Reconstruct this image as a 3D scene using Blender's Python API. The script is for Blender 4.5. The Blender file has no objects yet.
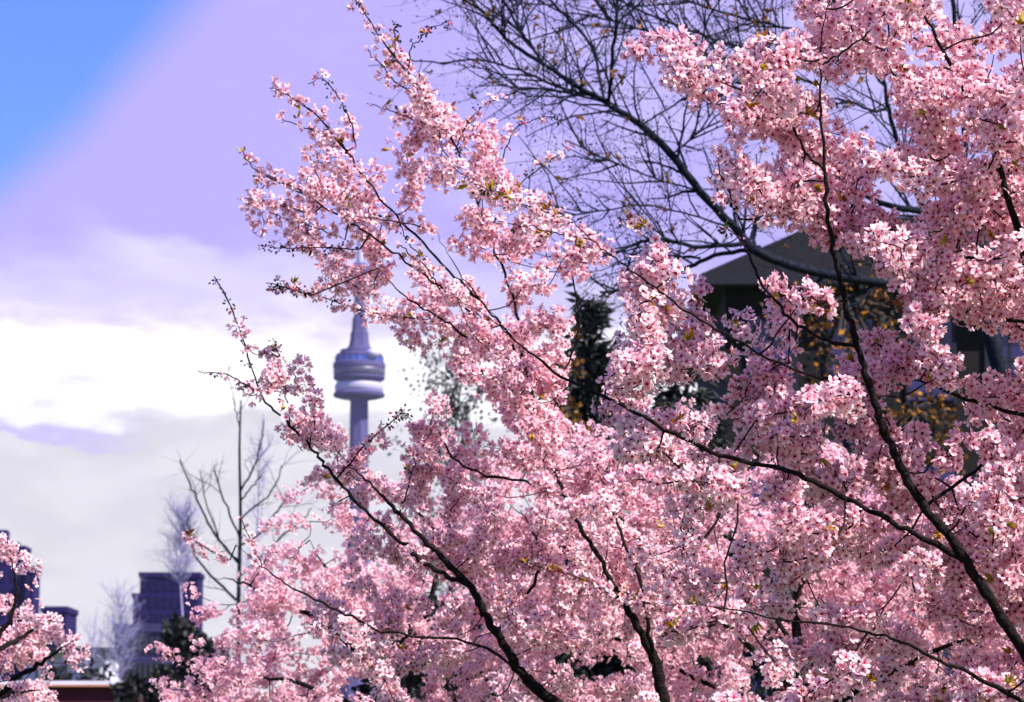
import bpy, math, random
import numpy as np
from mathutils import Vector

rng = np.random.default_rng(11)
random.seed(11)
SC = bpy.context.scene
COL = SC.collection
R = math.radians

# ------------------------------------------------------------------ camera
F = 3000.0
CAM_Z = 1.6
PITCH = math.atan(422.0 / F)
cam = bpy.data.cameras.new('camera')
cam.sensor_width = 36.0
cam.lens = 36.0 * F / 1024.0
cam.clip_start = 0.5
cam.clip_end = 12000
cam.dof.use_dof = True
cam.dof.focus_distance = 9.6
cam.dof.aperture_fstop = 9.5
camo = bpy.data.objects.new('camera', cam)
COL.objects.link(camo)
camo.location = (0, 0, CAM_Z)
camo.rotation_euler = (math.pi / 2 + PITCH, 0, 0)
SC.camera = camo

# ------------------------------------------------------------------ sky, sun, exposure
TO_SUN = Vector((0.52, -0.30, 0.78)).normalized()
SUN_EL = math.asin(TO_SUN.z)
SUN_ROT = math.atan2(TO_SUN.x, TO_SUN.y)
world = bpy.data.worlds.new('World')
SC.world = world
world.use_nodes = True
wt = world.node_tree
wt.nodes.clear()


def wn(kind, **kw):
    n = wt.nodes.new(kind)
    for k, v in kw.items():
        setattr(n, k, v)
    return n


def wl(a, b):
    wt.links.new(a, b)


def wmath(op, a, b=None, c=None, clamp=False):
    n = wn('ShaderNodeMath', operation=op)
    n.use_clamp = clamp
    for i, v in enumerate((a, b, c)):
        if v is None:
            continue
        if isinstance(v, (int, float)):
            n.inputs[i].default_value = v
        else:
            wl(v, n.inputs[i])
    return n.outputs[0]


def wstep(v, lo, hi):
    n = wn('ShaderNodeMapRange', interpolation_type='SMOOTHSTEP')
    wl(v, n.inputs['Value'])
    n.inputs['From Min'].default_value = lo
    n.inputs['From Max'].default_value = hi
    return n.outputs[0]


def wmix(f, a, b, mode='MIX'):
    n = wn('ShaderNodeMix', data_type='RGBA', blend_type=mode)
    if isinstance(f, (int, float)):
        n.inputs[0].default_value = f
    else:
        wl(f, n.inputs[0])
    for i, v in ((6, a), (7, b)):
        if isinstance(v, tuple):
            n.inputs[i].default_value = (*v, 1)
        else:
            wl(v, n.inputs[i])
    return n.outputs[2]


def wnoise(vec, scale, stretch, detail=5):
    m = wn('ShaderNodeMapping')
    wl(vec, m.inputs[0])
    m.inputs['Scale'].default_value = stretch
    n = wn('ShaderNodeTexNoise')
    n.inputs['Scale'].default_value = scale
    n.inputs['Detail'].default_value = detail
    wl(m.outputs[0], n.inputs['Vector'])
    return n.outputs['Fac']


tc = wn('ShaderNodeTexCoord')
D = tc.outputs['Generated']
sep = wn('ShaderNodeSeparateXYZ')
wl(D, sep.inputs[0])
dx, dz = sep.outputs[0], sep.outputs[2]
sky = wn('ShaderNodeTexSky', sky_type='NISHITA', sun_disc=False, sun_elevation=SUN_EL, sun_rotation=SUN_ROT,
         air_density=1.2, dust_density=0.6, ozone_density=2.0)
clear = wmix(1.0, sky.outputs[0], (0.27, 0.42, 1.08), 'MULTIPLY')
n_veil = wnoise(D, 6.0, (1, 1, 2.2))
n_bank = wnoise(D, 9.0, (1, 1, 5.0))
n_fine = wnoise(D, 30.0, (1, 1, 3.0))
# thin high veil over everything but the upper left of the view
t = wmath('SUBTRACT', dz, dx)
t = wmath('ADD', t, wmath('MULTIPLY', wmath('SUBTRACT', n_veil, 0.5), 0.05))
veil = wmath('SUBTRACT', 1.0, wstep(t, 0.342, 0.376))
col = wmix(wmath('MULTIPLY', veil, 0.95), clear, (2.42, 2.05, 4.4))
# pale streaks in the veil, denser to the right
s = wmath('ADD', wmath('MULTIPLY', wmath('SUBTRACT', n_fine, 0.5), 1.2), wmath('MULTIPLY', dx, 1.5))
col = wmix(wmath('MULTIPLY', wstep(s, -0.02, 0.22), 0.35), col, (3.3, 3.0, 4.6))
# a pale wisp slanting down to the right into the bank
w_ = wmath('ADD', wmath('ADD', dz, wmath('MULTIPLY', dx, 0.31)), -0.1316 )
w_ = wmath('ADD', w_, wmath('MULTIPLY', wmath('SUBTRACT', n_fine, 0.5), 0.022))
wisp = wmath('SUBTRACT', 1.0, wstep(wmath('ABSOLUTE', w_), 0.002, 0.011))
wisp = wmath('MULTIPLY', wisp, wstep(dx, -0.152, -0.110))
col = wmix(wmath('MULTIPLY', wisp, 0.9), col, (4.2, 4.0, 4.5))
# cloud bank low over the city
e = wmath('ADD', dz, wmath('MULTIPLY', wmath('SUBTRACT', n_bank, 0.5), 0.05))
e = wmath('ADD', e, wmath('MULTIPLY', dx, 0.03))
n_rag = wnoise(D, 70.0, (1, 1, 2.0), 8)
e = wmath('ADD', e, wmath('MULTIPLY', wmath('SUBTRACT', n_rag, 0.5), 0.022))
bank_soft = wmath('SUBTRACT', 1.0, wstep(e, 0.148, 0.178))
col = wmix(bank_soft, col, (3.45, 3.2, 4.35))
bank = wmath('SUBTRACT', 1.0, wstep(e, 0.132, 0.150))
grey = wmix(wstep(n_fine, 0.40, 0.62), (3.5, 3.45, 3.3), (3.85, 3.8, 3.65))
lav = wmath('MULTIPLY', wmath('SUBTRACT', 1.0, wstep(wmath('ABSOLUTE', wmath('SUBTRACT', e, 0.110)), 0.0015, 0.005)), wmath('SUBTRACT', 1.0, wstep(dx, -0.15, -0.11)))
grey = wmix(wmath('MULTIPLY', lav, 0.7), grey, (2.75, 2.4, 4.4))
white = wmix(wstep(e, 0.109, 0.122), grey, (5.6, 5.5, 5.4))
col = wmix(bank, col, white)
bg = wn('ShaderNodeBackground')
bg.inputs['Strength'].default_value = 0.1
wl(col, bg.inputs[0])
out = wn('ShaderNodeOutputWorld')
wl(bg.outputs[0], out.inputs[0])

sun = bpy.data.lights.new('sun', 'SUN')
sun.energy = 5.0
sun.angle = R(0.5)
sun.color = (1.0, 0.95, 0.88)
suno = bpy.data.objects.new('sun', sun)
COL.objects.link(suno)
suno.rotation_euler = TO_SUN.to_track_quat('Z', 'Y').to_euler()
SC.view_settings.view_transform = 'Standard'
SC.view_settings.look = 'None'
SC.view_settings.exposure = 1.22
SC.view_settings.gamma = 1.0
SC.cycles.max_bounces = 8
SC.cycles.diffuse_bounces = 5
SC.cycles.transmission_bounces = 4
SC.cycles.volume_bounces = 0
SC.cycles.transparent_max_bounces = 8

# ------------------------------------------------------------------ helpers
RIGHT = np.array([1.0, 0, 0])
FWD = np.array([0, math.cos(PITCH), math.sin(PITCH)])
UP = np.array([0, -math.sin(PITCH), math.cos(PITCH)])
EYE = np.array([0, 0, CAM_Z])


def at(px, py, Y):
    d = FWD + (px - 512.0) / F * RIGHT + (351.0 - py) / F * UP
    return EYE + d * (Y / d[1])


def proj(P):
    V = np.atleast_2d(P) - EYE
    w = V @ FWD
    return np.stack([512 + F * (V @ RIGHT) / w, 351 - F * (V @ UP) / w], 1)


def unit(v):
    return v / (np.linalg.norm(v, axis=-1, keepdims=True) + 1e-9)


class MB:
    """Collects polygons (all sizes) with one colour per vertex."""

    def __init__(s):
        s.v, s.c, s.l, s.t, s.n = [], [], [], [], 0

    def add(s, verts, faces, col=(1, 1, 1)):
        verts = np.asarray(verts, dtype=np.float64).reshape(-1, 3)
        s.v.append(verts)
        col = np.asarray(col, dtype=np.float64)
        if col.ndim == 1:
            col = np.broadcast_to(col, (len(verts), 3))
        s.c.append(col)
        for f in faces:
            s.t.append(np.array([len(f)], dtype=np.int32))
            s.l.append(np.array(f, dtype=np.int32) + s.n)
        s.n += len(verts)

    def add_block(s, verts, loops, totals, col):
        s.v.append(verts)
        s.c.append(col)
        s.l.append(loops.astype(np.int32) + s.n)
        s.t.append(totals.astype(np.int32))
        s.n += len(verts)

    def box(s, x0, x1, y0, y1, z0, z1, col=(1, 1, 1)):
        v = [(x, y, z) for z in (z0, z1) for y in (y0, y1) for x in (x0, x1)]
        s.add(v, [(0, 2, 3, 1), (4, 5, 7, 6), (0, 1, 5, 4), (2, 6, 7, 3), (0, 4, 6, 2), (1, 3, 7, 5)], col)

    def tube(s, pts, rad, sides=6, col=(1, 1, 1), cap=True):
        pts = np.asarray(pts, float)
        n = len(pts)
        tan = unit(np.gradient(pts, axis=0)) if n > 1 else np.array([[0, 0, 1.0]])
        ref = np.array([0.31, 0.87, 0.12])
        a = unit(np.cross(tan, ref))
        b = np.cross(tan, a)
        th = np.arange(sides) * 2 * math.pi / sides
        ring = np.cos(th)[None, :, None] * a[:, None, :] + np.sin(th)[None, :, None] * b[:, None, :]
        v = pts[:, None, :] + ring * np.asarray(rad, float)[:, None, None]
        v = v.reshape(-1, 3)
        i = np.arange(n - 1)[:, None] * sides
        k = np.arange(sides)[None, :]
        k2 = (k + 1) % sides
        q = np.stack([i + k, i + k2, i + sides + k2, i + sides + k], -1).reshape(-1)
        tot = np.full((n - 1) * sides, 4)
        if cap:
            q = np.concatenate([q, np.arange(sides)[::-1], (n - 1) * sides + np.arange(sides)])
            tot = np.concatenate([tot, [sides, sides]])
        cc = np.broadcast_to(np.asarray(col, float), (len(v), 3))
        s.add_block(v, q, tot, cc)

    def lathe(s, prof, cx, cy, seg=32, col=(1, 1, 1)):
        """prof: list of (r, z)"""
        th = np.arange(seg) * 2 * math.pi / seg
        v = np.concatenate([np.stack([cx + r * np.cos(th), cy + r * np.sin(th), np.full(seg, z)], 1) for r, z in prof])
        f = []
        for i in range(len(prof) - 1):
            for k in range(seg):
                k2 = (k + 1) % seg
                f.append((i * seg + k, i * seg + k2, (i + 1) * seg + k2, (i + 1) * seg + k))
        f.append(tuple(range(seg))[::-1])
        f.append(tuple((len(prof) - 1) * seg + k for k in range(seg)))
        s.add(v, f, col)

    def build(s, name, mat, parent=None, smooth=False):
        me = bpy.data.meshes.new(name)
        if s.n:
            v = np.concatenate(s.v)
            loops = np.concatenate(s.l)
            tot = np.concatenate(s.t)
            origin = np.zeros(3)
            me.vertices.add(len(v))
            me.vertices.foreach_set('co', (v - origin).ravel())
            me.loops.add(len(loops))
            me.loops.foreach_set('vertex_index', loops)
            me.polygons.add(len(tot))
            start = np.concatenate([[0], np.cumsum(tot)[:-1]]).astype(np.int32)
            me.polygons.foreach_set('loop_start', start)
            me.polygons.foreach_set('loop_total', tot)
            me.polygons.foreach_set('use_smooth', np.full(len(tot), bool(smooth)))
            c = np.concatenate(s.c)
            at_ = me.attributes.new('tint', 'FLOAT_COLOR', 'POINT')
            at_.data.foreach_set('color', np.concatenate([c, np.ones((len(c), 1))], 1).astype(np.float32).ravel())
            me.update(calc_edges=True)
            me.validate()
        o = bpy.data.objects.new(name, me)
        me.materials.append(mat)
        COL.objects.link(o)
        if parent is not None:
            o.parent = parent
            if parent.type == 'EMPTY':
                o.matrix_parent_inverse = parent_inv(parent)
        return o


def parent_inv(p):
    from mathutils import Matrix
    return Matrix.Translation(p.location).inverted()


def thing(name, label, cat, loc, group=None):
    o = bpy.data.objects.new(name, None)
    o.empty_display_size = 0.2
    o.location = loc
    COL.objects.link(o)
    o['label'] = label
    o['category'] = cat
    if group:
        o['group'] = group
    return o


def mat_new(name):
    m = bpy.data.materials.new(name)
    m.use_nodes = True
    return m, m.node_tree, m.node_tree.nodes['Principled BSDF']


def mat_simple(name, col, rough=0.8, noise=0.0, scale=5.0, metallic=0.0, col2=None, bump=0.0):
    m, nt, p = mat_new(name)
    p.inputs['Roughness'].default_value = rough
    p.inputs['Metallic'].default_value = metallic
    if rough >= 0.69:
        p.inputs['Specular IOR Level'].default_value = 0.08
    if noise or col2:
        tcn = nt.nodes.new('ShaderNodeTexCoord')
        nz = nt.nodes.new('ShaderNodeTexNoise')
        nz.inputs['Scale'].default_value = scale
        nz.inputs['Detail'].default_value = 6
        nt.links.new(tcn.outputs['Object'], nz.inputs['Vector'])
        cr = nt.nodes.new('ShaderNodeValToRGB')
        c2 = col2 or tuple(min(1, c * (1 + noise)) for c in col)
        c1 = col if col2 else tuple(c * (1 - noise) for c in col)
        cr.color_ramp.elements[0].position = 0.3
        cr.color_ramp.elements[1].position = 0.7
        cr.color_ramp.elements[0].color = (*c1, 1)
        cr.color_ramp.elements[1].color = (*c2, 1)
        nt.links.new(nz.outputs['Fac'], cr.inputs[0])
        nt.links.new(cr.outputs[0], p.inputs['Base Color'])
        if bump:
            b = nt.nodes.new('ShaderNodeBump')
            b.inputs['Strength'].default_value = bump
            b.inputs['Distance'].default_value = 0.02
            nt.links.new(nz.outputs['Fac'], b.inputs['Height'])
            nt.links.new(b.outputs[0], p.inputs['Normal'])
    else:
        p.inputs['Base Color'].default_value = (*col, 1)
    return m


def mat_tint(name, translucent=0.3, gloss=0.0, rough=0.6):
    m = bpy.data.materials.new(name)
    m.use_nodes = True
    nt = m.node_tree
    nt.nodes.clear()
    a = nt.nodes.new('ShaderNodeAttribute')
    a.attribute_name = 'tint'
    d = nt.nodes.new('ShaderNodeBsdfPrincipled')
    d.inputs['Roughness'].default_value = rough
    d.inputs['Specular IOR Level'].default_value = gloss
    t_ = nt.nodes.new('ShaderNodeBsdfTranslucent')
    mx = nt.nodes.new('ShaderNodeMixShader')
    mx.inputs[0].default_value = translucent
    o = nt.nodes.new('ShaderNodeOutputMaterial')
    nt.links.new(a.outputs['Color'], d.inputs['Base Color'])
    nt.links.new(a.outputs['Color'], t_.inputs['Color'])
    nt.links.new(d.outputs[0], mx.inputs[1])
    nt.links.new(t_.outputs[0], mx.inputs[2])
    nt.links.new(mx.outputs[0], o.inputs[0])
    return m


M_PETAL = mat_tint('petal', 0.42)
M_LEAF = mat_tint('young_leaf', 0.3, 0.3, 0.45)
M_FOLIAGE = mat_tint('foliage', 0.15, 0.2, 0.6)
M_BARK = mat_simple('cherry_bark', (0.004, 0.003, 0.003), 0.9, col2=(0.016, 0.011, 0.011), scale=60, bump=0.8)
M_TWIG = mat_simple('cherry_twig', (0.012, 0.007, 0.008), 0.8, col2=(0.032, 0.016, 0.016), scale=90)
M_BARE = mat_simple('bare_bark', (0.005, 0.007, 0.014), 0.9, col2=(0.014, 0.017, 0.028), scale=30, bump=0.6)
M_HAZEBARK = mat_simple('haze_tinted_bark', (0.24, 0.22, 0.38), 0.9, col2=(0.34, 0.31, 0.5), scale=20)  # far trees: lavender haze is put into the bark colour

# ------------------------------------------------------------------ ground
M_GRASS = mat_simple('grass', (0.035, 0.07, 0.018), 0.95, col2=(0.07, 0.11, 0.03), scale=0.8, bump=0.3)
mb = MB()
for ring in range(1):
    xs = np.array([-3400, -800, -200, -60, -20, 0, 20, 60, 200, 800, 3400.0])
    ys = np.array([-600, -60, -10, 10, 30, 60, 120, 300, 900, 2400, 5200.0])
    g = np.array([(x, y, 0) for y in ys for x in xs], float)
    nx = len(xs)
    f = [(j * nx + i, j * nx + i + 1, (j + 1) * nx + i + 1, (j + 1) * nx + i) for j in range(len(ys) - 1) for i in range(nx - 1)]
    mb.add(g, f)
ground = mb.build('ground', M_GRASS)
ground['kind'] = 'structure'
M_PATH = mat_simple('path_asphalt', (0.04, 0.04, 0.042), 0.9, col2=(0.065, 0.063, 0.06), scale=12)
mb = MB()
pc = [(x, 24 + 1.2 * math.sin(x * 0.07), 0.004) for x in np.linspace(-60, 60, 41)]
v = []
for x, y, z in pc:
    v += [(x, y - 1.3, z), (x, y + 1.3, z)]
mb.add(v, [(2 * i, 2 * i + 2, 2 * i + 3, 2 * i + 1) for i in range(40)])
path = mb.build('path', M_PATH)
path['kind'] = 'structure'

# ------------------------------------------------------------------ haze
m = bpy.data.materials.new('haze')
m.use_nodes = True
nt = m.node_tree
nt.nodes.clear()
pv = nt.nodes.new('ShaderNodeVolumePrincipled')
pv.inputs['Color'].default_value = (0.55, 0.52, 0.98, 1)
pv.inputs['Density'].default_value = 0.00004
pv.inputs['Anisotropy'].default_value = 0.2
mo = nt.nodes.new('ShaderNodeOutputMaterial')
nt.links.new(pv.outputs[0], mo.inputs['Volume'])
mb = MB()
mb.box(-3500, 3500, -700, 5300, -1.0, 600)
haze = mb.build('haze', m)
haze['kind'] = 'stuff'

# ------------------------------------------------------------------ communications tower
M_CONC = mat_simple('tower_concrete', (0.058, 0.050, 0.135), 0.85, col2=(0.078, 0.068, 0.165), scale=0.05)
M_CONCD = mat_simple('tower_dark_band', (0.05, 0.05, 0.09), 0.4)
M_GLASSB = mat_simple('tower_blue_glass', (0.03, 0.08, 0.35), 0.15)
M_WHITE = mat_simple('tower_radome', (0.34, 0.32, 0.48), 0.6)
TY = 2600.0
PXT = TY / F


def tz(py):
    return at(359, py, TY)[2]


tx = at(359, 400, TY)[0]
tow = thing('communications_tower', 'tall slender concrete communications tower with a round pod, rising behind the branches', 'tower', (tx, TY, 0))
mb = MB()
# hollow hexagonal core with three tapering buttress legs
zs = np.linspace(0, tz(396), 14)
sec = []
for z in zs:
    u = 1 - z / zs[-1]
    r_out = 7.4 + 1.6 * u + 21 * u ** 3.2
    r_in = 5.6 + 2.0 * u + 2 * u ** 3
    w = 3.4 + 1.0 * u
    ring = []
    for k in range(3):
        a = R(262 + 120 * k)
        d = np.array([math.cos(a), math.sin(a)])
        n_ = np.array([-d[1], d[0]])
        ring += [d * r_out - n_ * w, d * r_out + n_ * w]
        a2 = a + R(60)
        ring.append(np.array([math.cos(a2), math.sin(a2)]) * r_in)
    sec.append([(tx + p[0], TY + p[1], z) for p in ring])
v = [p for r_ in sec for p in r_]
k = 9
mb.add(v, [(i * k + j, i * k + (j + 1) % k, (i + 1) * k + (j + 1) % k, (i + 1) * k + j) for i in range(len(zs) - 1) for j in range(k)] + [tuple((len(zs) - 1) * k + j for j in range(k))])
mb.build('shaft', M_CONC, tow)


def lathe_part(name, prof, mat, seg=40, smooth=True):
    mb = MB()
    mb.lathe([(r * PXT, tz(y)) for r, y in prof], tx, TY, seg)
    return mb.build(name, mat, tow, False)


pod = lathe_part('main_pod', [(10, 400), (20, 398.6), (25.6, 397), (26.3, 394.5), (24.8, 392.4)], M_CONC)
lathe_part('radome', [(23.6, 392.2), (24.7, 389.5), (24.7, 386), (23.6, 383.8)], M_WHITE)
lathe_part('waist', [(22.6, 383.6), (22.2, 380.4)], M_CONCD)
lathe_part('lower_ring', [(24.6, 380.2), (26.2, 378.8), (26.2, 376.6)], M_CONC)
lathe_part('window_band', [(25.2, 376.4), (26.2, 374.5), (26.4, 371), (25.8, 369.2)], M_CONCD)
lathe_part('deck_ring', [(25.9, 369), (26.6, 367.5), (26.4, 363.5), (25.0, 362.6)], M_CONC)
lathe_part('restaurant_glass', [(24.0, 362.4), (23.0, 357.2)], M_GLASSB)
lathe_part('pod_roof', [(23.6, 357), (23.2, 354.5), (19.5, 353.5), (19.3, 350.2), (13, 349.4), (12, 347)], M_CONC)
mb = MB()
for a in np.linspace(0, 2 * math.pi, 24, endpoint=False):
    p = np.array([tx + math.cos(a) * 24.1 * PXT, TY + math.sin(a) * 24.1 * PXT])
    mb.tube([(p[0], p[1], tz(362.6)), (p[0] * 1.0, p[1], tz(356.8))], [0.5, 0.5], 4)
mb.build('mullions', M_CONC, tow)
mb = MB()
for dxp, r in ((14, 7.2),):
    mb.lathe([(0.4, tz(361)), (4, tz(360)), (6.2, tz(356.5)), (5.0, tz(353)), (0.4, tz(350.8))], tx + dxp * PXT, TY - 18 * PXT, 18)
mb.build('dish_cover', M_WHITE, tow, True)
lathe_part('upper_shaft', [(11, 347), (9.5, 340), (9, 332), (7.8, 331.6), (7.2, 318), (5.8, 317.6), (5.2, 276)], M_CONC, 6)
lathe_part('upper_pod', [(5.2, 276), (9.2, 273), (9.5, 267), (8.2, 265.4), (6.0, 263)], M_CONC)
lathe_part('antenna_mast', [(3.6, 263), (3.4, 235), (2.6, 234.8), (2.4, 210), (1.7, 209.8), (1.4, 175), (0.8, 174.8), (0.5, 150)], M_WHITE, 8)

# ------------------------------------------------------------------ city buildings on the left
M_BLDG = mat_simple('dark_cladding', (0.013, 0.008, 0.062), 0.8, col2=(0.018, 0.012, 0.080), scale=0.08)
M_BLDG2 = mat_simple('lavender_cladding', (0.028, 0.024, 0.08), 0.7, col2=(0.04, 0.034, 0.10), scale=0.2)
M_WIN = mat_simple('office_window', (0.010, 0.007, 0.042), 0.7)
M_WIND = mat_simple('dark_window', (0.015, 0.015, 0.03), 0.15)
M_PALE = mat_simple('pale_wall', (0.62, 0.60, 0.72), 0.8, noise=0.08, scale=1.0)
M_DARK = mat_simple('dark_trim', (0.02, 0.02, 0.03), 0.7)
M_REDB = None


def mat_brick(name, c1, c2, mortar, scale):
    m, nt, p = mat_new(name)
    tcn = nt.nodes.new('ShaderNodeTexCoord')
    mp = nt.nodes.new('ShaderNodeMapping')
    mp.inputs['Rotation'].default_value = (R(90), 0, 0)
    b = nt.nodes.new('ShaderNodeTexBrick')
    b.inputs['Color1'].default_value = (*c1, 1)
    b.inputs['Color2'].default_value = (*c2, 1)
    b.inputs['Mortar'].default_value = (*mortar, 1)
    b.inputs['Scale'].default_value = scale
    b.inputs['Mortar Size'].default_value = 0.012
    nt.links.new(tcn.outputs['Object'], mp.inputs[0])
    nt.links.new(mp.outputs[0], b.inputs['Vector'])
    nt.links.new(b.outputs['Color'], p.inputs['Base Color'])
    p.inputs['Roughness'].default_value = 0.85
    p.inputs['Specular IOR Level'].default_value = 0.1
    return m


def block(name, label, cat, x0, x1, ytop, Y, depth, wall, win, cols, rows, steps=(), group=None, win_lo=0.0):
    """a flat roofed building; px x-range, px roof line, distance"""
    a = at(x0, ytop, Y)
    b = at(x1, ytop, Y)
    h = a[2]
    root = thing(name, label, cat, ((a[0] + b[0]) / 2, Y + depth / 2, 0), group)
    mb = MB()
    mb.box(a[0], b[0], Y, Y + depth, 0, h)
    mb.build('wall', wall, root)
    mb = MB()
    mb.box(a[0] - 0.25, b[0] + 0.25, Y - 0.25, Y + depth + 0.25, h + 0.003, h + 0.9)
    mb.build('parapet', wall, root)
    for (sx0, sx1, sy) in steps:
        p, q = at(sx0, sy, Y), at(sx1, sy, Y)
        mb = MB()
        mb.box(p[0], q[0], Y + depth * 0.25, Y + depth * 0.75, h + 0.903, q[2])
        mb.build('roof_block', wall, root)
    w = (b[0] - a[0])
    zb = h * win_lo
    for r_ in range(rows):
        for c_ in range(cols):
            cx = a[0] + w * (c_ + 0.5) / cols
            cz = zb + (h - zb) * (r_ + 0.5) / rows
            ww, hh = w / cols * 0.33, (h - zb) / rows * 0.32
            mb = MB()
            mb.box(cx - ww, cx + ww, Y - 0.12, Y + 0.2, cz - hh, cz + hh)
            mb.build('window', win, root)
    return root


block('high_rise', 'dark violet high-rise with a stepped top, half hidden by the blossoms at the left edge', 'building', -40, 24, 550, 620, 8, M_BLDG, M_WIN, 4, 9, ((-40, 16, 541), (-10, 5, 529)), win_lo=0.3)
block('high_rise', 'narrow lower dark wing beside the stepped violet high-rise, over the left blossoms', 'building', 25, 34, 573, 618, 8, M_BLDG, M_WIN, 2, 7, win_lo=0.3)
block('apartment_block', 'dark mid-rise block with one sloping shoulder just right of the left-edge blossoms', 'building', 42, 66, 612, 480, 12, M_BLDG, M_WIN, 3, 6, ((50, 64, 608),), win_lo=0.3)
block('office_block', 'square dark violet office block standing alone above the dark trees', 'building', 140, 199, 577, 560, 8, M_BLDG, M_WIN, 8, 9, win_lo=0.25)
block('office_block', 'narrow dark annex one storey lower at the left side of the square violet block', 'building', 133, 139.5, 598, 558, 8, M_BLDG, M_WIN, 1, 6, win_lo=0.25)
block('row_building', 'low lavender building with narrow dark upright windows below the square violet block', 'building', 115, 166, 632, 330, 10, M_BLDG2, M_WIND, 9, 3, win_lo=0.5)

# pale pavilion with dark posts and a flat dark roof
Y = 170
a, b = at(20, 655, Y), at(106, 655, Y)
root = thing('pavilion', 'pale low pavilion with thin dark flat roof and posts, left of the lavender building', 'pavilion', ((a[0] + b[0]) / 2, Y + 3, 0))
zt = at(0, 651, Y)[2]
mb = MB(); mb.box(a[0], b[0], Y + 0.6, Y + 6, 0, zt); mb.build('wall', M_PALE, root)
mb = MB(); mb.box(a[0] - 0.4, b[0] + 0.3, Y - 0.3, Y + 6.4, zt + 0.003, zt + 0.2); mb.build('roof', M_DARK, root)
for px in (22, 37, 52, 66, 83, 95, 104):
    x = at(px, 655, Y)[0]
    mb = MB(); mb.box(x - 0.06, x + 0.06, Y, Y + 0.12, 0, zt); mb.build('post', M_DARK, root)
for p0, p1 in ((24, 35), (39, 50), (54, 64), (68, 81), (85, 93)):
    x0, x1 = at(p0, 655, Y)[0], at(p1, 655, Y)[0]
    mb = MB(); mb.box(x0 + 0.1, x1 - 0.1, Y + 0.52, Y + 0.7, zt - 2.6, zt - 0.5); mb.build('window', mat_simple('lavender_pane', (0.45, 0.42, 0.75), 0.2), root)

# red brick building with white fascia
M_BRICK = mat_brick('red_brick', (0.06, 0.009, 0.018), (0.085, 0.014, 0.024), (0.04, 0.02, 0.025), 4.5)
Y = 88
a, b = at(-60, 684, Y), at(131, 684, Y)
root = thing('brick_building', 'low red brick building with a white fascia board along its flat roof edge', 'building', ((a[0] + b[0]) / 2, Y + 3.5, 0))
z1, z0 = at(0, 681, Y)[2], at(0, 684.6, Y)[2]
mb = MB(); mb.box(a[0], b[0], Y, Y + 7, 0, z0 - 0.003); mb.build('wall', M_BRICK, root)
mb = MB(); mb.box(a[0] - 0.15, b[0] + 0.15, Y - 0.15, Y + 7.15, z0, z1); mb.build('fascia', M_PALE, root)
mb = MB(); mb.box(a[0] - 0.16, b[0] + 0.16, Y - 0.162, Y + 7.162, z0 - 0.06, z0 - 0.002); mb.build('gutter', mat_simple('copper_gutter', (0.45, 0.2, 0.12), 0.5), root)
for px in (-40, -5, 30, 70, 108):
    x = at(px, 690, Y)[0]
    mb = MB(); mb.box(x - 0.35, x + 0.35, Y - 0.05, Y + 0.1, z0 - 2.6, z0 - 0.8); mb.build('window', M_WIND, root)
mb = MB(); x = at(90, 700, Y)[0]; mb.box(x - 0.07, x + 0.07, Y - 0.06, Y + 0.1, 0, 2.05); mb.box(x - 0.45, x + 0.0, Y - 0.07, Y + 0.1, 0, 2.0); mb.build('door', M_DARK, root)

# ------------------------------------------------------------------ house behind the blossoms on the right
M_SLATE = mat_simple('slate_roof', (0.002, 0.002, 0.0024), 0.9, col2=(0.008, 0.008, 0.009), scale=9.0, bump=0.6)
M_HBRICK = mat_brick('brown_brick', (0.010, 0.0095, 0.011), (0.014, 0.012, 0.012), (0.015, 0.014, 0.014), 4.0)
M_HWIN = mat_simple('house_glass', (0.02, 0.018, 0.09), 0.2)
Y = 58
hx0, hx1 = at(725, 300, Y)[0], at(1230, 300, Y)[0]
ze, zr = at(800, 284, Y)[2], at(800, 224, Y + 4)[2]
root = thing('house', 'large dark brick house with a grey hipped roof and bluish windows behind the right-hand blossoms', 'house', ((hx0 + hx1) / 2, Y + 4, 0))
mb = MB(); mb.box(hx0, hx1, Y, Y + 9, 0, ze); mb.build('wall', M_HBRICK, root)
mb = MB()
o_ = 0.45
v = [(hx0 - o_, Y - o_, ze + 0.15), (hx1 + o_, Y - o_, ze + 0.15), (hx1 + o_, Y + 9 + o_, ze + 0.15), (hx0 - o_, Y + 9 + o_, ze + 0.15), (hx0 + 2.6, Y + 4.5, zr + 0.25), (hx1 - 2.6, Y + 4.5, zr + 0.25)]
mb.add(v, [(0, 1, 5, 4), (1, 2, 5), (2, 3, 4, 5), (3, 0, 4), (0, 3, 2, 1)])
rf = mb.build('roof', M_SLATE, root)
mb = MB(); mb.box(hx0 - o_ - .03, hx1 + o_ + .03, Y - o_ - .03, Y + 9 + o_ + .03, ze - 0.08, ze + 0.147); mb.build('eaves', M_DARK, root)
cx = hx0 + 6.2
mb = MB(); mb.box(cx - 0.4, cx + 0.4, Y + 5.2, Y + 6.0, zr - 1.0, zr + 0.9); mb.build('chimney', M_HBRICK, rf)
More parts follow.
